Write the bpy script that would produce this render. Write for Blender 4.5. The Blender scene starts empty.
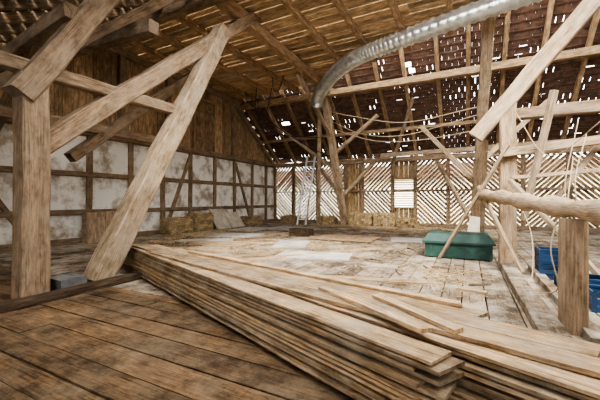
import bpy, math, random
from mathutils import Vector, Matrix
random.seed(7)
R = random.uniform

# ---------------------------------------------------------------- materials
def new_mat(name):
    m = bpy.data.materials.new(name); m.use_nodes = True
    nt = m.node_tree; b = nt.nodes['Principled BSDF']
    return m, nt, b

TINT = (.86, .79, .70)
def tn(c): return tuple(a*t for a,t in zip(c,TINT))
def wood(name, ca, cb, su=2.2, sv=30, rough=.9, bump=.5, dust=None, dust_amt=.5, dscale=.6, crack=.35, lo=.38, hi=.62, dlo=.42, dhi=.6, stain=0, blo=.55):
    ca=tn(ca); cb=tuple(v*.85 for v in tn(cb)); dust=tn(dust) if dust else None
    m, nt, b = new_mat(name); N = nt.nodes.new; L = nt.links.new
    uv = N('ShaderNodeUVMap'); mp = N('ShaderNodeMapping'); mp.inputs['Scale'].default_value = (su, sv, 1)
    L(uv.outputs[0], mp.inputs[0])
    n1 = N('ShaderNodeTexNoise'); n1.inputs['Scale'].default_value = 1.6; n1.inputs['Detail'].default_value = 9; n1.inputs['Roughness'].default_value = .72
    L(mp.outputs[0], n1.inputs['Vector'])
    r = N('ShaderNodeValToRGB'); r.color_ramp.elements[0].position = lo; r.color_ramp.elements[1].position = hi
    r.color_ramp.elements[0].color = (*cb, 1); r.color_ramp.elements[1].color = (*ca, 1)
    L(n1.outputs[0], r.inputs[0])
    mp2 = N('ShaderNodeMapping'); mp2.inputs['Scale'].default_value = (1.2, 3, 1); L(uv.outputs[0], mp2.inputs[0])
    n2 = N('ShaderNodeTexNoise'); n2.inputs['Scale'].default_value = 2.2; n2.inputs['Detail'].default_value = 8; n2.inputs['Roughness'].default_value=.7
    L(mp2.outputs[0], n2.inputs['Vector'])
    mr = N('ShaderNodeMapRange'); mr.inputs[1].default_value = .38; mr.inputs[2].default_value = .62; mr.inputs[3].default_value = blo; mr.inputs[4].default_value = 1.2
    L(n2.outputs[0], mr.inputs[0])
    at = N('ShaderNodeAttribute'); at.attribute_name = 'rnd'
    mu = N('ShaderNodeMath'); mu.operation = 'MULTIPLY'; L(mr.outputs[0], mu.inputs[0]); L(at.outputs['Fac'], mu.inputs[1])
    mp4 = N('ShaderNodeMapping'); mp4.inputs['Scale'].default_value = (.8, 40, 1); L(uv.outputs[0], mp4.inputs[0])
    n4 = N('ShaderNodeTexNoise'); n4.inputs['Scale'].default_value = 1.0; n4.inputs['Detail'].default_value = 4
    L(mp4.outputs[0], n4.inputs['Vector'])
    m4 = N('ShaderNodeMapRange'); m4.inputs[1].default_value = .34; m4.inputs[2].default_value = .41; m4.inputs[3].default_value = crack; m4.inputs[4].default_value = 1
    L(n4.outputs[0], m4.inputs[0])
    mu2 = N('ShaderNodeMath'); mu2.operation = 'MULTIPLY'; L(mu.outputs[0], mu2.inputs[0]); L(m4.outputs[0], mu2.inputs[1])
    vm = N('ShaderNodeVectorMath'); vm.operation = 'SCALE'; L(r.outputs[0], vm.inputs[0]); L(mu2.outputs[0], vm.inputs['Scale'])
    out = vm.outputs[0]
    if dust:
        geo = N('ShaderNodeTexCoord'); n3 = N('ShaderNodeTexNoise'); n3.inputs['Scale'].default_value = dscale; n3.inputs['Detail'].default_value = 12; n3.inputs['Roughness'].default_value = .75
        L(geo.outputs['Object'], n3.inputs['Vector'])
        m3 = N('ShaderNodeMapRange'); m3.inputs[1].default_value = dlo; m3.inputs[2].default_value = dhi; m3.inputs[4].default_value = dust_amt
        L(n3.outputs[0], m3.inputs[0])
        mx = N('ShaderNodeMix'); mx.data_type = 'RGBA'; L(m3.outputs[0], mx.inputs[0]); L(out, mx.inputs[6]); mx.inputs[7].default_value = (*dust, 1)
        out = mx.outputs[2]
        if stain:
            n5 = N('ShaderNodeTexNoise'); n5.inputs['Scale'].default_value = 1.9; n5.inputs['Detail'].default_value = 12; n5.inputs['Roughness'].default_value = .78
            L(geo.outputs['Object'], n5.inputs['Vector'])
            m5 = N('ShaderNodeMapRange'); m5.inputs[1].default_value = .38; m5.inputs[2].default_value = .54; m5.inputs[3].default_value = 1-stain; m5.inputs[4].default_value = 1
            L(n5.outputs[0], m5.inputs[0])
            v2 = N('ShaderNodeVectorMath'); v2.operation='SCALE'; L(out, v2.inputs[0]); L(m5.outputs[0], v2.inputs['Scale']); out = v2.outputs[0]
    L(out, b.inputs['Base Color']); b.inputs['Roughness'].default_value = rough
    b.inputs['Specular IOR Level'].default_value = .15
    bp = N('ShaderNodeBump'); bp.inputs['Strength'].default_value = bump; bp.inputs['Distance'].default_value = .015
    ad = N('ShaderNodeMath'); ad.operation='ADD'; L(n1.outputs[0],ad.inputs[0]); L(m4.outputs[0],ad.inputs[1])
    L(ad.outputs[0], bp.inputs['Height']); L(bp.outputs[0], b.inputs['Normal'])
    return m

def blotch(name, ca, cb, scale=3, rough=.9, bump=.3, metal=0, lo=.35, hi=.65, detail=8):
    m, nt, b = new_mat(name); N = nt.nodes.new; L = nt.links.new
    tc = N('ShaderNodeTexCoord'); n = N('ShaderNodeTexNoise'); n.inputs['Scale'].default_value = scale; n.inputs['Detail'].default_value = detail; n.inputs['Roughness'].default_value = .65
    L(tc.outputs['Object'], n.inputs['Vector'])
    r = N('ShaderNodeValToRGB'); r.color_ramp.elements[0].position = lo; r.color_ramp.elements[1].position = hi
    r.color_ramp.elements[0].color = (*cb, 1); r.color_ramp.elements[1].color = (*ca, 1); L(n.outputs[0], r.inputs[0])
    L(r.outputs[0], b.inputs['Base Color']); b.inputs['Roughness'].default_value = rough; b.inputs['Metallic'].default_value = metal
    bp = N('ShaderNodeBump'); bp.inputs['Strength'].default_value = bump; bp.inputs['Distance'].default_value = .03
    L(n.outputs[0], bp.inputs['Height']); L(bp.outputs[0], b.inputs['Normal'])
    return m

M_old = wood('old_timber', (.40, .295, .20), (.20, .135, .085), dust=(.42,.36,.29), dust_amt=.35, dscale=2)
M_hewn = wood('hewn_timber', (.54, .42, .29), (.26, .18, .115), dust=(.52,.46,.38), dust_amt=.4, dscale=2)
M_dark = wood('dark_timber', (.20, .14, .095), (.08, .055, .035))
M_rafter = wood('rafter_wood', (.62, .46, .29), (.33, .22, .13))
M_batten = wood('batten_wood', (.28, .185, .12), (.13, .08, .05))
M_ceil = wood('ceiling_boards', (.80, .61, .39), (.46, .32, .19))
M_gable = wood('gable_boards', (.60, .44, .28), (.31, .20, .115))
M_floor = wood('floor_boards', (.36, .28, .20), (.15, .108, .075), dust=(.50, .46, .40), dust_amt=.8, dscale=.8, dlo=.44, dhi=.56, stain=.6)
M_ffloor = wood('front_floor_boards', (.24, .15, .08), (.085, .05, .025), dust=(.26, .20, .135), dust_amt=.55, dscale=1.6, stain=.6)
M_stack = wood('sawn_boards', (.62, .45, .27), (.28, .18, .10), dust=(.44, .38, .30), dust_amt=.6, dscale=2.4, stain=.35)
M_slat = wood('lath_wood', (.56, .42, .24), (.28, .19, .10))
M_tile = blotch('clay_tile', (.20, .105, .07), (.055, .034, .027), 5)
M_plaster = blotch('lime_plaster', (.80, .76, .68), (.34, .27, .19), 1.5, lo=.38, hi=.53, bump=1, detail=14)
M_straw = wood('straw', (.66, .53, .33), (.33, .25, .14), su=14, sv=40, bump=1)
M_black = blotch('cable_rubber', (.03, .03, .03), (.015, .015, .015))
M_metal = blotch('galvanised_steel', (.82, .83, .79), (.45, .47, .44), 5, rough=.28, metal=.8, bump=.05)
M_alu = blotch('aluminium', (.9, .9, .9), (.8, .8, .8), 6, rough=.5, metal=.1, bump=.05)
M_green = blotch('green_paint', (.014, .060, .042), (.007, .032, .024), 5, rough=.6, bump=.1)
M_blue = blotch('blue_plastic', (.012, .045, .11), (.007, .025, .06), 5, rough=.4, bump=.02)
M_stone = blotch('foundation_stone', (.14, .13, .12), (.07, .065, .06), 6, bump=.8)
M_rope = blotch('rope', (.46, .36, .23), (.28, .2, .12), 10)
M_white = blotch('pale_panel', (.62, .55, .44), (.40, .33, .24), 3)
M_sheet = blotch('grey_fibre_sheet', (.52, .49, .44), (.28, .255, .22), 2.2, detail=12)
M_ground = blotch('yard_ground', (.44, .42, .34), (.30, .30, .2), .6)
M_render = blotch('house_render', (.80, .76, .66), (.66, .62, .52), .8)

# ---------------------------------------------------------------- mesh builder
class MB:
    def __init__(s): s.v=[]; s.f=[]; s.uv=[]; s.r=[]; s.m=[]
    def face(s, idx, uvs, r, m=0): s.f.append(idx); s.uv.append(uvs); s.r.append(r); s.m.append(m)
    def box(s, c, x, y, z, lx, ly, lz, r=None, m=0, taper=0):
        c=Vector(c); x=Vector(x).normalized(); y=Vector(y).normalized(); z=Vector(z).normalized()
        r = R(.75,1.15) if r is None else r
        o=len(s.v); ou,ov=R(0,50),R(0,50); loc=[]
        for k in range(8):
            a=(-1 if k&1==0 else 1)*lx/2; b=(-1 if k&2==0 else 1)*ly/2; d=(-1 if k&4==0 else 1)*lz/2
            if k&4 and taper: a*=1-taper; b*=1-taper
            loc.append((a,b,d)); s.v.append(c+x*a+y*b+z*d)
        for q in [(0,2,3,1),(4,5,7,6),(0,1,5,4),(2,6,7,3),(0,4,6,2),(1,3,7,5)]:
            s.face([o+i for i in q],[(loc[i][0]+ou, loc[i][1]+loc[i][2]+ov) for i in q], r, m)
    def abox(s, x0,x1,y0,y1,z0,z1, grain='x', r=None, m=0):
        c=((x0+x1)/2,(y0+y1)/2,(z0+z1)/2); dx,dy,dz=x1-x0,y1-y0,z1-z0
        X,Y,Z=(1,0,0),(0,1,0),(0,0,1)
        if grain=='x': s.box(c,X,Y,Z,dx,dy,dz,r,m)
        elif grain=='y': s.box(c,Y,X,Z,dy,dx,dz,r,m)
        else: s.box(c,Z,X,Y,dz,dx,dy,r,m)
    def board(s, p0, p1, w, t, up=(0,0,1), r=None, m=0):
        p0=Vector(p0);p1=Vector(p1);x=(p1-p0);L=x.length;x.normalize();up=Vector(up)
        y=up.cross(x).normalized(); z=x.cross(y)
        s.box((p0+p1)/2,x,y,z,L,w,t,r,m)
    def wboard(s, p0, p1, w, t, r=None, m=0, amp=.008):
        """a sawn board with wavy (waney) edges and slight warp"""
        p0=Vector(p0);p1=Vector(p1);x=(p1-p0);L=x.length;x.normalize()
        y=Vector((0,0,1)).cross(x).normalized(); z=x.cross(y); r = R(.75,1.15) if r is None else r
        n=max(2,int(L/.5)); o=len(s.v); ou,ov=R(0,50),R(0,50)
        ea=R(-.06,.06)
        for i in range(n+1):
            t0=i/n; dl=-w/2+R(-amp,amp); dr=w/2+R(-amp,amp); dz=R(-.002,.002); sk=ea if i in (0,n) else 0
            for (v,h) in ((dl,-t/2),(dr,-t/2),(dr,t/2),(dl,t/2)):
                s.v.append(p0+x*(L*t0+sk*(1 if v>0 else -1)*.5)+y*v+z*(h+dz))
        per=[0,w,w+t,2*w+t,2*w+2*t]
        for i in range(n):
            for k in range(4):
                k2=(k+1)%4
                s.face([o+i*4+k,o+i*4+k2,o+(i+1)*4+k2,o+(i+1)*4+k],[(L*i/n+ou,per[k]+ov),(L*i/n+ou,per[k+1]+ov),(L*(i+1)/n+ou,per[k+1]+ov),(L*(i+1)/n+ou,per[k]+ov)],r,m)
        s.face([o+3,o+2,o+1,o],[(ou,ov),(ou+.01,ov+w),(ou+.03,ov+w),(ou+.03,ov)],r*.85,m); q=o+n*4
        s.face([q,q+1,q+2,q+3],[(ou,ov),(ou+.01,ov+w),(ou+.03,ov+w),(ou+.03,ov)],r*.85,m)
    def beam(s, p0, p1, w, h, up=(0,0,1), jit=.006, seg=None, bev=.07, r=None, m=0, bow=0, w1=None):
        p0=Vector(p0);p1=Vector(p1);x=p1-p0;L=x.length;x.normalize();up=Vector(up)
        if abs(x.dot(up))>.98: up=Vector((0,1,0))
        y=up.cross(x).normalized(); z=x.cross(y)
        r = R(.8,1.15) if r is None else r
        n=seg or max(2,int(L/.5)); o=len(s.v); ou,ov=R(0,50),R(0,50)
        bx=random.choice((-1,1))*bow
        for i in range(n+1):
            t=i/n; k=1 if w1 is None else 1+(w1-1)*t
            a=w/2*k*(1+R(-.03,.03)); b=h/2*k*(1+R(-.03,.03)); c=min(a,b)*bev*2*R(.6,1.6)
            off=y*(R(-jit,jit)+bx*math.sin(math.pi*t))+z*R(-jit,jit)
            for (u,v) in [(a-c,-b),(a,-b+c),(a,b-c),(a-c,b),(-a+c,b),(-a,b-c),(-a,-b+c),(-a+c,-b)]:
                s.v.append(p0+x*(L*t)+off+y*(u+R(-jit,jit)*.4)+z*(v+R(-jit,jit)*.4))
        per=[0,.03,.03+h,.06+h,.06+h+w,.09+h+w,.09+2*h+w,.12+2*h+w,.12+2*h+2*w]
        for i in range(n):
            for k in range(8):
                k2=(k+1)%8
                s.face([o+i*8+k,o+i*8+k2,o+(i+1)*8+k2,o+(i+1)*8+k],
                    [(L*i/n+ou,per[k]+ov),(L*i/n+ou,per[k+1]+ov),(L*(i+1)/n+ou,per[k+1]+ov),(L*(i+1)/n+ou,per[k]+ov)],r,m)
        s.face([o+k for k in range(8)][::-1],[(ou,ov+k*.05) for k in range(8)],r*.9,m)
        s.face([o+n*8+k for k in range(8)],[(ou,ov+k*.05) for k in range(8)],r*.9,m)
    def sweep(s, pts, rad, seg=14, r=1, m=0, caps=True):
        pts=[Vector(p) for p in pts]; o=len(s.v); T=(pts[1]-pts[0]).normalized()
        nrm=T.orthogonal().normalized(); acc=0
        for i,p in enumerate(pts):
            t=(pts[min(i+1,len(pts)-1)]-pts[max(i-1,0)]).normalized()
            nrm=(nrm-t*nrm.dot(t)).normalized(); bn=t.cross(nrm)
            rr=rad(i) if callable(rad) else rad
            for k in range(seg):
                a=2*math.pi*k/seg; s.v.append(p+nrm*rr*math.cos(a)+bn*rr*math.sin(a))
        for i in range(len(pts)-1):
            l=(pts[i+1]-pts[i]).length
            for k in range(seg):
                k2=(k+1)%seg
                s.face([o+i*seg+k,o+i*seg+k2,o+(i+1)*seg+k2,o+(i+1)*seg+k],[(acc,k/seg),(acc,(k+1)/seg),(acc+l,(k+1)/seg),(acc+l,k/seg)],r,m)
            acc+=l
        if caps:
            s.face([o+k for k in range(seg)][::-1],[(0,0)]*seg,r,m); q=o+(len(pts)-1)*seg
            s.face([q+k for k in range(seg)],[(0,0)]*seg,r,m)
    def obj(s, name, mats, parent=None, smooth=False):
        me=bpy.data.meshes.new(name); me.from_pydata([tuple(v) for v in s.v],[],s.f)
        ul=me.uv_layers.new(name='UVMap'); flat=[c for u in s.uv for p in u for c in p]
        ul.data.foreach_set('uv',flat)
        a=me.attributes.new('rnd','FLOAT','FACE'); a.data.foreach_set('value',s.r)
        for mm in (mats if isinstance(mats,(list,tuple)) else [mats]): me.materials.append(mm)
        me.polygons.foreach_set('material_index',s.m)
        if smooth: me.polygons.foreach_set('use_smooth',[True]*len(s.f))
        me.update(); ob=bpy.data.objects.new(name,me); bpy.context.collection.objects.link(ob)
        if parent: ob.parent=parent
        return ob

def spline(pts, n=8):
    P=[Vector(p) for p in pts]; P=[P[0]*2-P[1]]+P+[P[-1]*2-P[-2]]; out=[]
    for i in range(1,len(P)-2):
        for k in range(n):
            t=k/n; a,b,c,d=P[i-1],P[i],P[i+1],P[i+2]
            out.append(.5*((2*b)+(c-a)*t+(2*a-5*b+4*c-d)*t*t+(3*b-a-3*c+d)*t**3))
    out.append(P[-2]); return out

XL, YB, S = -11.3, 18.4, .81
ZE = 3.75           # eaves height at back wall
XR = 7.0
YF = -3.0
CEIL = 6.9
def roofz(y): return ZE+S*(YB-y)
def frontz(y): return 3.4+.55*y

FRAME = bpy.data.objects.new('timber_frame', None); bpy.context.collection.objects.link(FRAME)

# ---------------------------------------------------------------- floor
f=MB()
x=XL
while x<XR:
    w=R(.24,.36); y=3.3+R(-.02,.02)
    while y<YB+.3:
        l=R(3,6); y1=min(y+l,YB+.3)
        f.abox(x+.010,x+w-.010,y+.008,y1-.008,-.06,R(-.006,.004),'y',r=R(.55,1.25)); y=y1
    x+=w
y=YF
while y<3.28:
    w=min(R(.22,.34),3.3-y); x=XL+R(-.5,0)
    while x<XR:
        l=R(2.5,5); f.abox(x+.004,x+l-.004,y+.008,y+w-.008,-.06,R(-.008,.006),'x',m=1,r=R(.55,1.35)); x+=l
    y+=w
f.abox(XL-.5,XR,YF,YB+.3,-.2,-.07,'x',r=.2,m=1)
f.obj('floor',[M_floor,M_ffloor])

# ---------------------------------------------------------------- left wall : half timbering + boarding
w=MB()
posts=[YF,-1.4,.2,1.8,3.4,5.0,6.5,8.0,9.5,11.0,12.6,14.2,15.8,17.3,18.4]
zr=[0,.95,2.2,3.55]
for i in range(len(posts)-1):
    y0,y1=posts[i],posts[i+1]
    for k in range(3):
        w.abox(XL-.16,XL-.04+R(-.015,.015),y0+.05,y1-.05,zr[k]+.04,zr[k+1]-.04,'y',m=0)
for y in posts: w.beam((XL-.06,y,0),(XL-.06,y+R(-.05,.05),3.6),.2,.2,(1,0,0),m=1,r=R(.8,1.2))
for z in zr: w.beam((XL-.06,YF,z+.06),(XL-.06,YB,z+.05),.2,.16 if z else .25,m=1)
w.beam((XL-.04,9.6,.1),(XL-.04,11,3.4),.16,.14,(1,0,0),m=1); w.beam((XL-.04,15.7,.1),(XL-.04,14.3,3.4),.16,.14,(1,0,0),m=1)
w.beam((XL-.04,4.9,.1),(XL-.04,3.6,2.2),.16,.14,(1,0,0),m=1)
y=YF
while y<YB:
    ww=R(.2,.34); yc=y+ww/2
    top=min(roofz(yc),frontz(yc)+.3, CEIL+.3 if 6<yc<14.6 else 99)
    if top>3.8: w.abox(XL-.10+R(-.01,.01),XL-.05+R(-.01,.01),y+.006,y+ww-.006,3.62,top,'z',r=R(.65,1.3),m=2)
    y+=ww
w.abox(XL-.3,XL-.2,YF,YB,0,10,'y',r=.4,m=1)
w.obj('wall_left',[M_plaster,M_old,M_gable])
d=MB()
for k in range(4): d.abox(XL-.02,XL+.03,11.3+k*.3+.005,11.6+k*.3-.005,3.75,6.1,'z',r=R(.6,.9))
for z in (4.2,5.6): d.abox(XL+.03,XL+.08,11.3,12.5,z,z+.14,'y',r=.7)
d.beam((XL+.03,11.2,3.7),(XL+.03,11.2,6.2),.12,.12,(1,0,0)); d.beam((XL+.03,12.6,3.7),(XL+.03,12.6,6.2),.12,.12,(1,0,0)); d.beam((XL+.03,11.1,6.2),(XL+.03,12.7,6.2),.12,.12)
d.obj('door_1',M_rafter)
g=MB()
for yy,z0,z1 in ((7.6,3.6,6.9),(9.7,3.6,6.8),(14.0,3.6,6.8)): g.beam((XL+.08,yy,z0),(XL+.08,yy,z1),.2,.2,(1,0,0))
g.beam((XL+.08,14.1,6.6),(XL+.08,17.9,3.8),.2,.22,(1,0,0)); g.beam((XL+.08,2,4.3),(XL+.08,6.6,6.7),.2,.25,(1,0,0))
g.beam((XL+.08,YF,3.66),(XL+.08,YB,3.66),.22,.22); g.beam((XL+.1,6,6.75),(XL+.1,14.6,6.75),.22,.25)
g.obj('gable_framing',M_old,FRAME)

# ---------------------------------------------------------------- back wall : diagonal laths with daylight between
b=MB()
bays=[XL,-9.9,-8.2,-6.4,-5.4,-3.7,-2.5,-.9,.6,2.3,4.0,5.5,XR]
def diag_bay(x0,x1,z0,z1,sgn,step,w,y):
    W=x1-x0;H=z1-z0;k=-H
    while k<W:
        a=max(k,0);e=min(k+H,W)
        if e-a>.1:
            xa,xe=a,e;za,ze=a-k,e-k
            if sgn<0: xa,xe=W-a,W-e
            b.board((x0+xa,y,z0+za),(x0+xe,y,z0+ze),w*R(.93,1.1),.025,up=(0,1,0),m=1,r=R(.6,1.3))
        k+=step*R(.95,1.1)
for i in range(len(bays)-1):
    x0,x1=bays[i]+.08,bays[i+1]-.08
    if i==3:
        n=5
        for k in range(n): b.abox(x0+(x1-x0)*k/n,x0+(x1-x0)*(k+1)/n-.01,YB,YB+.03,.1,3.55,'z',m=1)
        continue
    if i==5: continue
    diag_bay(x0,x1,.15,1.85 if i<8 else 3.5,1 if i%2 else -1,.225,.132,YB+.02)
    if i<8: diag_bay(x0,x1,1.95,3.55,-1 if i%2 else 1,.225,.132,YB+.02)
x0,x1=-3.6,-2.6
for k in range(4): b.abox(x0+.25*k,x0+.25*k+.24,YB,YB+.03,.1,.95,'z',m=1)
for k in range(4): b.abox(x0+.25*k,x0+.25*k+.24,YB,YB+.03,2.6,3.55,'z',m=1)
for x in bays: b.beam((x,YB-.02,0),(x,YB-.02,3.7),.2,.2,m=0)
b.beam((XL,YB-.05,.08),(XR,YB-.05,.08),.22,.2,m=0)
b.beam((XL,YB-.05,1.9),(XR,YB-.05,1.9),.12,.12,m=0)
b.beam((XL,YB-.1,3.62),(XR,YB-.1,3.62),.28,.26,m=0,r=1.4)
b.obj('wall_back',[M_old,M_slat])
l=MB()
x0,x1=-3.65,-2.55
l.beam((x0,YB-.03,.95),(x0,YB-.03,2.6),.08,.08); l.beam((x1,YB-.03,.95),(x1,YB-.03,2.6),.08,.08)
l.beam((x0,YB-.03,.98),(x1,YB-.03,.98),.08,.08); l.beam((x0,YB-.03,2.58),(x1,YB-.03,2.58),.08,.08)
for k in range(12): l.box(((x0+x1)/2,YB,1.1+k*.125),(1,0,0),(0,.9,-.4),(0,.4,.9),x1-x0-.05,.11,.012,r=1.5)
l.obj('window_1',M_slat)
# the yard and an invented house, added to tone down glare in the gaps
g=MB(); g.abox(-40,40,YB+.4,60,-.6,-.5,'x',r=1); g.obj('yard_ground',M_ground)
g=MB(); g.abox(-24,16,36,44,-.5,3.6,'x',r=1)
g.v += [Vector((-24.5,35.5,3.6)),Vector((16.5,35.5,3.6)),Vector((16.5,40,5.5)),Vector((-24.5,40,5.5)),Vector((-24.5,44.5,3.6)),Vector((16.5,44.5,3.6))]
o=len(g.v)-6
for q in ([0,1,2,3],[3,2,5,4]): g.face([o+i for i in q],[(0,0),(1,0),(1,1),(0,1)],1,1)
g.obj('backdrop_house',[M_render,M_tile])

# right gable wall (dark boarding), unseen front wall with a gap added for fill daylight
w=MB(); y=YF
while y<YB:
    ww=R(.22,.34); yc=y+ww/2
    w.abox(XR,XR+.04,y+.004,y+ww-.004,0,min(roofz(yc),10,frontz(yc) if yc<6.5 else 99),'z',m=0); y+=ww
for y in (0,3,6,9,12,15,18.2): w.beam((XR-.1,y,0),(XR-.1,y,min(roofz(y),frontz(y),7)),.2,.2,(1,0,0))
w.beam((XR-.1,3,3.6),(XR-.1,YB,3.6),.2,.2)
w.obj('wall_right',[M_dark])
w=MB(); x=XL
while x<XR:
    ww=R(.22,.34); xc=x+ww/2
    if not -3.5<xc<-.5: w.abox(x+.004,x+ww-.004,YF-.04,YF,0,frontz(YF)+.05,'z')
    x+=ww
for x in (-3.5,-.5): w.beam((x,YF,0),(x,YF,1.75),.2,.2)
w.obj('wall_front',[M_old])

# ---------------------------------------------------------------- roof, back slope
e=Vector((0,-1,S)).normalized(); nrm=Vector((0,S,1)).normalized()
base=Vector((0,YB,ZE))
SL=(YB-10.57)/abs(e.y)
raft=MB()
x=XL+.35
while x<XR:
    xx=x+R(-.06,.06); raft.beam(base+Vector((xx,0,0))-e*.2,base+Vector((xx+R(-.05,.05),0,0))+e*SL,.15,.18,nrm,r=R(.8,1.3))
    x+=1.22
raft.obj('rafters',M_rafter,FRAME)
bt=MB(); s=0
while s<SL:
    bt.board(base+e*s+nrm*.115+Vector((XL,0,0)),base+e*(s+R(-.01,.01))+nrm*.115+Vector((XR,0,0)),.05,.03,nrm,r=R(.7,1)); s+=.32
bt.obj('roof_battens',M_batten,FRAME)
tl=MB(); s=-.1; row=0
glass=[(-2.2,14.6),(-9.2,16.2),(-1.2,13.3),(4.0,13.9)]
while s<SL:
    x=XL-.2+(row%2)*.12
    while x<XR:
        c=base+e*(s+.2)+nrm*.16+Vector((x+.12,0,0))
        if not any(abs(c.x-gx)<.16 and abs(c.y-gy)<.16 for gx,gy in glass):
            yv=(e+nrm*(-.07+R(-.03,.03))+Vector((R(-.02,.02),0,0))).normalized(); xv=Vector((1,0,R(-.02,.02)))
            zv=xv.cross(yv).normalized(); xv=yv.cross(zv)
            wd=.238 - (R(.015,.05) if R(0,1)<.10 else 0)
            ln=.44-(R(.11,.15) if R(0,1)<.06 else 0)
            tl.box(c+e*((.44-ln)/2),xv,yv,zv,wd,ln,.018)
        x+=.24
    s+=.32; row+=1
tl.obj('roof_tiles',M_tile)
# camera side slope, with an unseen opening added to daylight the floor
fr=MB(); n2=Vector((0,-.55,1)).normalized()
y=YF-.2
while y<6.5:
    c=Vector((0,y,frontz(y)))
    xe=-4.2+R(-.2,.2) if y>2.2 else XR+.1
    fr.board(c+Vector((XL-.3,0,0))+n2*.13,c+Vector((xe,0,0))+n2*.13,.27,.025,n2,m=1); y+=.26
x=XL+.6
while x<XR:
    fr.beam((x,YF+.05,frontz(YF)),(x,6.8,frontz(6.8)),.16,.2,n2); x+=1.1 if x<-4.5 else 2.6
fr.obj('roof_front_slope',[M_old,M_dark])

# ---------------------------------------------------------------- ceiling
edge=[(5.9,6.6),(9.6,4.0),(10.9,.65),(12.9,-4.4),(13.8,-6.0),(14.5,XL+.2)]
def xmax(y):
    for (ya,xa),(yb,xb) in zip(edge,edge[1:]):
        if y<=yb: return xa+(xb-xa)*(y-ya)/(yb-ya)
    return XL
c=MB(); y=5.95
while y<14.4:
    ww=R(.2,.34); x=XL; xm=xmax(y+ww/2)+R(-.15,.15)
    while x<xm:
        x1=min(x+R(3,5.5),xm)
        if xm-x1<.5: x1=xm
        c.abox(x+.003,x1-.003,y+.007,y+ww-.007,CEIL+R(0,.012),CEIL+.03,'x',r=R(.6,1.25)); x=x1
    y+=ww
c.obj('ceiling',M_ceil)
j=MB()
for x in (-10.2,-8.9,-7.5,-4.4,-3.1,-1.8,-.5,.9,2.3):
    y1=14.2
    while xmax(y1)<x: y1-=.2
    j.beam((x+R(-.1,.1),6.0,CEIL-.1),(x+R(-.1,.1),y1+.3,CEIL-.1),.16,.2,r=R(.9,1.3))
j.obj('ceiling_joists',M_rafter,FRAME)

# ---------------------------------------------------------------- main frames (all parts of the one timber frame)
def part(name,mat,p,q,w,h,**k):
    t=MB(); t.beam(p,q,w,h,**k); return t.obj(name,mat,FRAME)
V=(0,1,0); U=(1,0,0)
part('post_left',M_old,(-5.62,2.43,0),(-5.62,2.43,3.2),.33,.34,up=V,jit=.01,r=1.0)
part('strut_front',M_hewn,(-5.6,3.35,.0),(-5.6,6.55,5.75),.38,.36,up=U,jit=.012,r=.85,w1=.92)
part('brace_long',M_old,(-5.75,2.5,2.15),(-5.75,8.3,7.1),.30,.34,up=U,jit=.01,r=1.1)
part('brace_steep',M_old,(-5.55,2.25,2.85),(-5.65,3.75,5.3),.32,.30,up=U,jit=.01,r=.8)
part('collar_left',M_old,(-5.7,.2,3.3),(-5.7,5.2,3.36),.20,.20,r=1.0)
part('collar_far_left',M_old,(-8.4,.8,3.2),(-8.4,7.6,3.2),.22,.24,r=.9)
part('post_far_left',M_dark,(-8.4,2.0,0),(-8.4,2.0,4.4),.28,.28,r=.9)
part('brace_far_left',M_old,(-8.4,4.4,2.4),(-8.4,9.6,6.8),.24,.26,up=U,r=.9)
part('cross_beam_1',M_old,(-11.2,2.9,3.5),(-5.5,2.9,4.35),.22,.24,r=.7)
part('cross_beam_2',M_old,(-11.2,4.6,5.2),(-5.5,4.4,4.8),.22,.24,r=.7)
part('purlin_front',M_old,(-10.8,6.3,6.5),(-2,6.3,6.5),.26,.28,r=.9)
part('wind_brace_1',M_old,(-7.4,2.6,3.4),(-5.4,5.0,5.8),.18,.18,up=U,r=.8)
part('wind_brace_2',M_old,(-10,3.4,2.6),(-6.1,2.9,4.4),.18,.18,r=.8)
part('tie_beam',M_rafter,(-5.75,6.0,6.65),(-5.95,14.9,6.65),.3,.32,jit=.01,r=1.05)
part('strut_back_1',M_hewn,(-6.2,17.6,0),(-6.2,14.6,6.7),.32,.34,up=U,jit=.01,r=1.1)
part('strut_back_2',M_hewn,(.22,15.9,0),(.58,10.9,7.2),.30,.32,up=U,jit=.01,r=1.1)
br=MB()
def B(p,q,w=.16,h=.16,**k): br.beam(p,q,w,h,**k)
B((-7.4,16.6,0),(-6.6,15.0,6.3),.2,.2)
B((-6.2,16.5,2.9),(-9.0,15.4,5.2)); B((-6.2,16.0,3.8),(-3.8,15.4,5.4)); B((-6.2,17.3,1.4),(-7.9,17.6,3.5)); B((-6.2,17.2,1.6),(-4.5,17.6,3.5))
B((-6.2,15.6,4.6),(-6.2,11.8,6.6)); B((.35,14.6,2.0),(-1.8,15.2,4.6)); B((.4,14,2.8),(2.6,14.6,5))
B((.3,16.4,.1),(-1.4,17.8,3.4)); B((-3.6,17.9,3.4),(-2.2,15.4,6.0),.14,.14)
br.obj('wind_braces_back',M_hewn,FRAME)
part('purlin_back_1',M_rafter,(XL,14.55,6.5),(XR-.02,14.55,6.5),.26,.28,r=1)
part('purlin_back_2',M_rafter,(XL,16.6,4.9),(XR-.02,16.6,4.9),.16,.16,r=.9)
part('purlin_back_3',M_rafter,(-.6,12.2,8.5),(XR-.02,12.2,8.5),.26,.28,r=1)
part('collar_back',M_hewn,(-4.0,17.0,3.7),(XR-.02,15.4,3.62),.2,.2,r=.9)
part('post_right',M_old,(.73,8,0),(.73,8,3.5),.30,.30,up=V,jit=.01,r=1.2)
part('brace_right',M_hewn,(.15,8.02,2.75),(3.2,7.8,6.45),.3,.32,up=V,jit=.014,r=1.15)
part('rail_right_1',M_old,(.6,8.2,3.2),(6.9,8.2,3.2),.2,.22,r=.9)
part('rail_right_2',M_hewn,(.6,7.8,2.35),(4.9,7.6,2.75),.14,.16,r=1.1)
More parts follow.
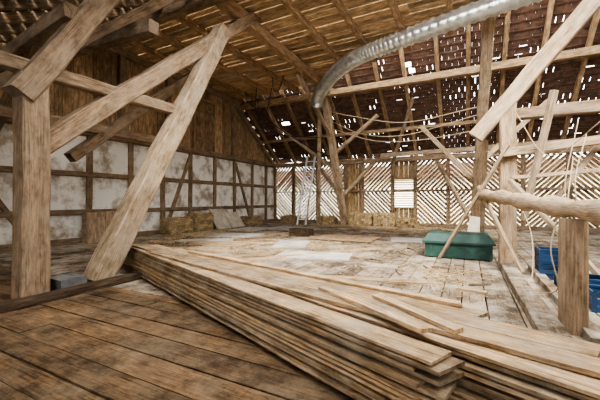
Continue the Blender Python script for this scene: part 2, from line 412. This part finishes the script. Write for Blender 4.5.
part('post_right_near',M_old,(.99,4.4,0),(.99,4.4,1.2),.22,.22,jit=.01,r=1.1)
part('post_right_far',M_old,(1.9,6.3,0),(1.9,6.3,3.2),.2,.2,r=.7)
part('sill_right_1',M_floor,(.75,3.2,.06),(.7,8.2,.06),.24,.13,r=.95)
part('sill_right_2',M_floor,(1.1,4.0,.05),(1.15,8.0,.05),.14,.1,r=.95)
for i,(p,q,wd) in enumerate([((.72,7.7,2.5),(-.6,8.4,.03),.08),((.9,7.3,.05),(.2,8.0,1.7),.08),((.3,9.8,.02),(.35,8.2,2.7),.1),((.75,7.7,1.8),(1.9,6.6,.1),.1),((1.0,7.9,1.0),(1.4,7.4,3.4),.12),((2.6,8.0,3.1),(1.4,8,1.2),.13),((.8,7.8,1.85),(3.2,7.4,2.0),.1),((2.2,7.9,.6),(3.4,7.7,3.2),.12)]):
    part('batten_%d'%(i+1),M_hewn,p,q,wd,wd*.7,r=R(.9,1.2))
lg=MB(); pts=spline([(.25,8.4,1.52),(.55,6.9,1.45),(.8,5.6,1.36),(1.0,4.4,1.31),(1.25,3.0,1.26)],6)
lg.sweep([p+Vector((R(-.01,.01),0,R(-.012,.012))) for p in pts],lambda i:.115+.02*math.sin(i*1.3)+R(-.01,.01),10,r=1.15); lg.obj('rail_log',M_hewn,FRAME,smooth=True)
t=MB(); t.board((.05,9.6,.01),(.2,9.9,.95),.3,.03,(0,-1,.3),r=1.2); t.obj('leaning_board',M_white)
part('threshold',M_dark,(-5.1,-1.5,.05),(-5.25,3.9,.05),.2,.1,r=.6)
part('foundation_stone',M_stone,(-5.6,2.72,.1),(-5.6,3.1,.1),.34,.2,seg=3,jit=.02)

# ---------------------------------------------------------------- board stack
st=MB(); A=Vector((-6.9,4.6,0)); dd=Vector((.935,-.355,0)).normalized(); nn=Vector((.355,.935,0)).normalized()
rows=[(0,0,7.2),(.25,.6,8.3),(.50,1.9,8.9),(.75,2.9,8.7)]
z=.045; k=0; NL=12
for s in (.8,2.4,4.2,5.9,7.0):
    p=A+dd*s; st.board(p+nn*.0+Vector((0,0,.02)),p+nn*1.05+Vector((0,0,.02)),.07,.04,r=.8)
while k<NL:
    th=R(.020,.026)
    for (t0,s0,s1) in rows:
        if t0==.75 and k>NL-4: continue
        sh=-.006*(NL-k)*(1 if t0==0 else .2)
        a=A+dd*(s0+R(-.4,.7))+nn*(t0+.13+sh+R(-.035,.035)); q=A+dd*(s1+R(-.15,.10))+nn*(t0+.13+sh+R(-.05,.05))
        a.z=z+th/2; q.z=z+th/2+R(-.003,.003)
        st.wboard(a,q,R(.22,.26),th,r=R(.5,1.35))
    z+=th+.013; k+=1
top=z-.01
for a,q,wd in [((-4.3,4.0),(.1,2.93),.2),((-5.2,4.12),(.7,2.55),.24),((-5.9,4.35),(-1.4,3.0),.22),((-4.9,3.95),(.9,2.25),.22)]:
    st.wboard((a[0],a[1],top+.016),(q[0],q[1],top+.016+R(0,.004)),wd,.03,r=R(.65,1.2))
st.wboard((-1.3,3.02,top+.05),(-.25,2.35,top+.05),.09,.03,r=1.5)
st.wboard((-.75,3.0,top+.05),(-.05,2.45,top+.05),.1,.03,r=1.55)
st.wboard((-4.25,4.12,top+.05),(-.05,3.06,top+.05),.10,.03,r=1.6)
st.obj('board_stack',M_stack)

# ---------------------------------------------------------------- duct (ribbed flexible aluminium hose)
du=MB(); pts=spline([(-5.85,13.0,5.55),(-5.7,12.8,5.8),(-5.15,12.3,6.1),(-4.4,11.6,6.25),(-3.4,10.9,6.3),(-2.0,10.45,6.35),(.6,9.85,6.45),(3.2,9.3,6.48)],34)
du.sweep(pts,lambda i:.245+(.028 if i%3==0 else -.004),28,caps=False); du.obj('ventilation_duct',M_metal,smooth=True)

# ladder
ld=MB()
for dx in (-.26,.26): ld.board((-8.3+dx,16.3,0),(-8.3+dx,17.6,4.0),.05,.1,(1,0,0),r=1)
for k in range(1,13):
    q=k/13; ld.board((-8.56,16.3+1.3*q,4.0*q),(-8.04,16.3+1.3*q,4.0*q),.05,.05,r=1)
ld.obj('ladder',M_alu)

# ---------------------------------------------------------------- straw
def bale(cx,cy,lx,ly,lz,rot=0):
    m=MB(); nx,ny,nz=10,5,5
    M=Matrix.Rotation(rot,4,'Z')
    idx={}
    def V(i,j,k):
        if (i,j,k) not in idx:
            p=Vector(((i/nx-.5)*lx,(j/ny-.5)*ly,k/nz*lz)); rr=.045
            if (i in(0,nx))+(j in(0,ny))+(k in(0,nz))>=2: p.x*=.94;p.y*=.92; p.z=p.z*.94+.0
            p+=Vector((R(-rr,rr),R(-rr,rr),R(-rr,rr) if k else 0)); idx[(i,j,k)]=len(m.v); m.v.append(M@p+Vector((cx,cy,0)))
        return idx[(i,j,k)]
    def q(a,b,c,d,u):
        m.face([V(*a),V(*b),V(*c),V(*d)],[(u[0],u[1]),(u[0]+.1,u[1]),(u[0]+.1,u[1]+.1),(u[0],u[1]+.1)],R(.7,1.2))
    for i in range(nx):
        for j in range(ny):
            q((i,j,nz),(i+1,j,nz),(i+1,j+1,nz),(i,j+1,nz),(i*.1,j*.1)); q((i,j,0),(i,j+1,0),(i+1,j+1,0),(i+1,j,0),(i*.1,j*.1))
        for k in range(nz):
            q((i,0,k),(i+1,0,k),(i+1,0,k+1),(i,0,k+1),(i*.1,k*.1)); q((i,ny,k),(i,ny,k+1),(i+1,ny,k+1),(i+1,ny,k),(i*.1,k*.1))
    for j in range(ny):
        for k in range(nz):
            q((0,j,k),(0,j,k+1),(0,j+1,k+1),(0,j+1,k),(j*.1,k*.1)); q((nx,j,k),(nx,j+1,k),(nx,j+1,k+1),(nx,j,k+1),(j*.1,k*.1))
    for _ in range(260):
        p=Vector((R(-.5,.5)*lx,R(-.5,.5)*ly,R(.1,1)*lz)); ax=random.choice((0,1,2))
        if ax==0: p.x=random.choice((-.5,.5))*lx
        elif ax==1: p.y=-.5*ly
        else: p.z=lz
        p=M@p+Vector((cx,cy,0)); dr=Vector((R(-1,1),R(-1,1),R(-.5,.5))).normalized()*R(.06,.14)
        m.board(p-dr,p+dr,.01,.006,(0.1,.2,1),r=R(.8,1.5))
    for s in (-.25,.25):
        xx=s*lx; P=[(xx,-.5*ly-.01,0.01),(xx,-.5*ly-.01,lz+.01),(xx,.5*ly+.01,lz+.01),(xx,.5*ly+.01,.01)]
        P=[M@Vector(p)+Vector((cx,cy,0)) for p in P]
        for a,c2 in zip(P,P[1:]): m.board(a,c2,.015,.015,(1,.1,.1),r=.6)
    return m.obj('straw_bale',M_straw)
for a in [(-5.2,17.4,1.2,.7,.7,0),(-3.95,17.5,1.1,.7,.7,.05),(-2.8,17.6,1.0,.6,.45,-.05),(-9.6,17.5,1.1,.7,.45,0),(-7.3,17.7,1.0,.5,.45,.03),(-10.75,9.75,.65,1.2,.65,0),(-10.75,11.05,.65,1.15,.8,.03),(-10.65,14.8,.75,1.3,.5,0)]: bale(*a)
sc=MB()
def scatter(cx,cy,rx,ry,n,h=.01):
    for _ in range(n):
        a=R(0,6.28); q=abs(random.gauss(0,.5)); p=Vector((cx+rx*q*math.cos(a),cy+ry*q*math.sin(a),.012+R(0,h)*max(0,1-q)))
        if p.x<XL+.2 or p.y>YB-.3 or p.y<4.8: continue
        dr=Vector((R(-1,1),R(-1,1),R(-.1,.1))).normalized()*R(.05,.13); sc.board(p-dr,p+dr,.012,.004,r=R(.9,1.7))
scatter(-1.0,14.5,2.6,1.6,1800,.25); scatter(-9.5,10,1.6,4,1200,.1); scatter(-6,16.2,5,1.2,1200,.1); scatter(-4,9,4,3,700); scatter(-7,8,3,2.5,600); scatter(-.5,6.5,1.2,2,300)
sc.obj('loose_straw',M_straw)
oc=MB()
for _ in range(170):
    x=R(-10.2,.2); y=R(5.6,17)
    if -1.2<x<.7 and 8.2<y<9.8: continue
    a=R(0,3.14); oc.box((x,y,.02),(math.cos(a),math.sin(a),0),(-math.sin(a),math.cos(a),0),(0,0,1),R(.08,.5),R(.03,.12),R(.015,.04),r=R(.4,1.5))
oc.obj('wood_offcuts',M_stack)

# ---------------------------------------------------------------- loose boards and sheets on floor
for p,q,wd in [((-9.5,7.4,.021),(-5.4,9.0,.021),.25),((-8.9,6.4,.021),(-5.6,7.0,.021),.22),((-4.6,6.0,.021),(-2.4,9.2,.021),.22),((-9.6,5.5,.021),(-6.4,5.8,.021),.26),((-4.0,5.0,.021),(-.6,5.8,.021),.2),((-7.0,9.8,.021),(-6.6,12.8,.021),.25),((-5.6,5.0,.021),(-4.4,7.6,.021),.2)]:
    t=MB(); t.wboard(p,q,wd,.04,r=R(.8,1.5)); t.obj('loose_board',M_stack)
for cx,cy,lx,ly,a in [(-8.3,10.2,2.4,1.2,.3),(-7.6,13.8,2.4,1.6,-.2),(-4.9,9.0,1.0,1.5,.35),(-9.2,12.8,1.3,1.8,.1),(-1.6,11.8,1.6,1.0,.2),(-7.9,8.4,1.8,.7,.6),(-3.4,7.4,1.8,.9,.2)]:
    t=MB(); t.box((cx,cy,.022),(math.cos(a),math.sin(a),0),(-math.sin(a),math.cos(a),0),(0,0,1),lx,ly,.035,r=1)
    t.obj('fibre_sheet',M_sheet)
t=MB()
for k in range(5): t.abox(-5.0+k*.44,-4.57+k*.44,10.4,11.9,.03,.06,'y',r=R(.9,1.1))
for y in (10.6,11.7): t.abox(-5.0,-2.8,y,y+.1,.0,.03,'x',r=.8)
t.obj('hatch_cover',M_stack)
t=MB(); cx,cy=-5.8,11.4
for dx in (-.4,.4): t.abox(cx+dx-.015,cx+dx+.015,cy-.25,cy+.25,.02,.28,'y',r=.6)
for dy in (-.25,.25): t.abox(cx-.4,cx+.4,cy+dy-.015,cy+dy+.015,.02,.28,'x',r=.6)
t.abox(cx-.4,cx+.4,cy-.25,cy+.25,.0,.02,'x',r=.6); t.obj('wooden_crate',M_dark)
t=MB()
for k in range(5): t.abox(-10.9+R(-.01,.01),-10.86,6.2+k*.3+.005,6.5+k*.3-.005,0,1.0+R(-.02,.03),'z',r=R(.9,1.3))
for z in (.2,.8): t.abox(-10.96,-10.9,6.2,7.7,z,z+.12,'y')
for yy in (6.2,7.65): t.abox(-11.15,-10.9,yy,yy+.04,0,1.0,'x')
t.obj('feed_trough',M_hewn)
for yy,h in ((12.3,.95),(13.4,.75)):
    t=MB(); t.board((-10.4,yy,.02),(-10.95,yy,h),1.0,.03,(1,0,.5),r=1.2)
    for s in (-.45,.45): t.board((-10.38,yy+s,.03),(-10.93,yy+s,h+.02),.08,.03,(1,0,.5),r=.8)
    t.obj('leaning_panel',M_white)

# ---------------------------------------------------------------- green chest
t=MB(); cx,cy=-.22,9.0; t.abox(cx-.72,cx+.72,cy-.45,cy+.45,.03,.36,'x',r=1)
t.abox(cx-.78,cx+.78,cy-.5,cy+.5,.36,.41,'x',r=1)
t.box((cx,cy,.5),(1,0,0),(0,1,0),(0,0,1),1.54,.98,.18,r=1,taper=.16)
for k in range(4):
    xx=cx-.6+k*.4; t.abox(xx-.03,xx+.03,cy-.475,cy-.45,.03,.36,'z',r=1)
for xx in (cx-.6,cx+.6): t.abox(xx-.06,xx+.06,cy-.4,cy+.4,0,.03,'y',r=1)
t.obj('storage_chest',M_green)
def crate(cx,cy,n):
    t=MB(); lx,ly,h=.6,.42,.26
    for q in range(n):
        z0=q*.265
        for k in range(3):
            z=z0+k*.09
            for dy in (-ly/2,ly/2): t.abox(cx-lx/2,cx+lx/2,cy+dy-.01,cy+dy+.01,z+.01,z+.075,'x',r=1)
            for dx in (-lx/2,lx/2): t.abox(cx+dx-.01,cx+dx+.01,cy-ly/2,cy+ly/2,z+.01,z+.075,'y',r=1)
        t.abox(cx-lx/2,cx+lx/2,cy-ly/2,cy+ly/2,z0,z0+.015,'x',r=1)
        for dx in (-lx/2,0,lx/2):
            for dy in (-ly/2,ly/2): t.abox(cx+dx-.025,cx+dx+.025,cy+dy-.018,cy+dy+.018,z0,z0+h,'z',r=1)
        for dy in (-ly/2,ly/2): t.abox(cx-lx/2-.015,cx+lx/2+.015,cy+dy-.02,cy+dy+.02,z0+h-.03,z0+h,'x',r=1)
    t.obj('plastic_crate_stack' if n>1 else 'plastic_crate',M_blue)
for a in [(1.45,7.3,2),(1.7,5.5,1),(2.4,7.2,2),(1.55,6.3,1)]: crate(*a)

# ---------------------------------------------------------------- cables and ropes
def cable(name,lst,rad,mat):
    cu=bpy.data.curves.new(name,'CURVE'); cu.dimensions='3D'; cu.bevel_depth=rad; cu.bevel_resolution=2
    for pts in lst:
        P=spline(pts,8); sp=cu.splines.new('POLY'); sp.points.add(len(P)-1)
        for q,p in zip(sp.points,P): q.co=(*p,1)
    ob=bpy.data.objects.new(name,cu); bpy.context.collection.objects.link(ob); cu.materials.append(mat)
cable('hanging_cable',[[(-9.6,13.9,6.6),(-9.2,13.7,5.2),(-8.4,14.2,4.7),(-7.2,15,4.6),(-6.3,15.8,4.6)],
 [(-9.7,13.0,6.7),(-9.3,13.0,6.0),(-8.4,14.0,5.0),(-7.2,15,4.1),(-6.3,16.3,3.6)],
 [(-8.9,12.8,6.7),(-8.9,12.8,5.7),(-8.5,13,5.5),(-8.3,13.2,6.7)],
 [(-7.5,12,6.7),(-7.45,12,6.2),(-7.2,12,6.1),(-7.0,12.1,6.7)]],.022,M_black)
cable('hanging_rope',[[(-6.2,15.2,5.4),(-4.4,15,4.5),(-2.4,14.6,4.2),(.3,14,4.6)],[(-6.1,15.4,5.0),(-4,15.2,4.2),(-2,15,4.0),(.3,14.4,4.1)],[(-6.2,15.0,5.8),(-4.8,14.6,5.3),(-2.4,14.4,4.7),(.3,13.6,4.8)],
 [(.35,14.3,4.2),(.5,11,3.9),(.7,8,3.4)]],.018,M_rope)
cable('electric_cable',[[(1.35,6.0,2.0),(1.2,5.6,1.2),(1.25,5.4,.5),(1.1,5.2,.05),(1.0,5.0,.02)],[(1.5,6.4,2.6),(1.3,6.2,1.5),(1.5,6.0,.8),(1.35,5.9,1.6),(1.6,6.4,2.4)],[(1.0,5.0,1.3),(.9,4.95,.8),(1.0,5.1,.3),(.85,5.4,.14)],
 [(.85,7.9,3.2),(1.3,7.3,2.2),(1.9,6.4,2.7)],[(.8,7.8,1.6),(.95,6.8,.9),(.9,6.2,.3),(.8,5.9,.14)]],.008,M_rope)

# ---------------------------------------------------------------- light
wd=bpy.data.worlds.new('sky'); bpy.context.scene.world=wd; wd.use_nodes=True
bg=wd.node_tree.nodes['Background']; bg.inputs[0].default_value=(.96,.98,1,1); bg.inputs[1].default_value=9
su=bpy.data.lights.new('sun','SUN'); su.energy=8; su.angle=.3; su.color=(1,.95,.86)
so=bpy.data.objects.new('sun',su); bpy.context.collection.objects.link(so); so.rotation_euler=Vector((-.55,.75,-1)).to_track_quat('-Z','Y').to_euler()
so.location=(0,-5,12)
try:
    vs=bpy.context.scene.view_settings; vs.view_transform='AgX'; vs.look='AgX - Medium High Contrast'; vs.exposure=.35
except Exception: pass

cam=bpy.data.cameras.new('camera'); cam.lens=19.6; cam.sensor_width=36; cam.clip_end=200
co=bpy.data.objects.new('camera',cam); bpy.context.collection.objects.link(co)
co.location=(0,0,1.4); co.rotation_euler=(math.radians(90),0,math.radians(27.2)); bpy.context.scene.camera=co
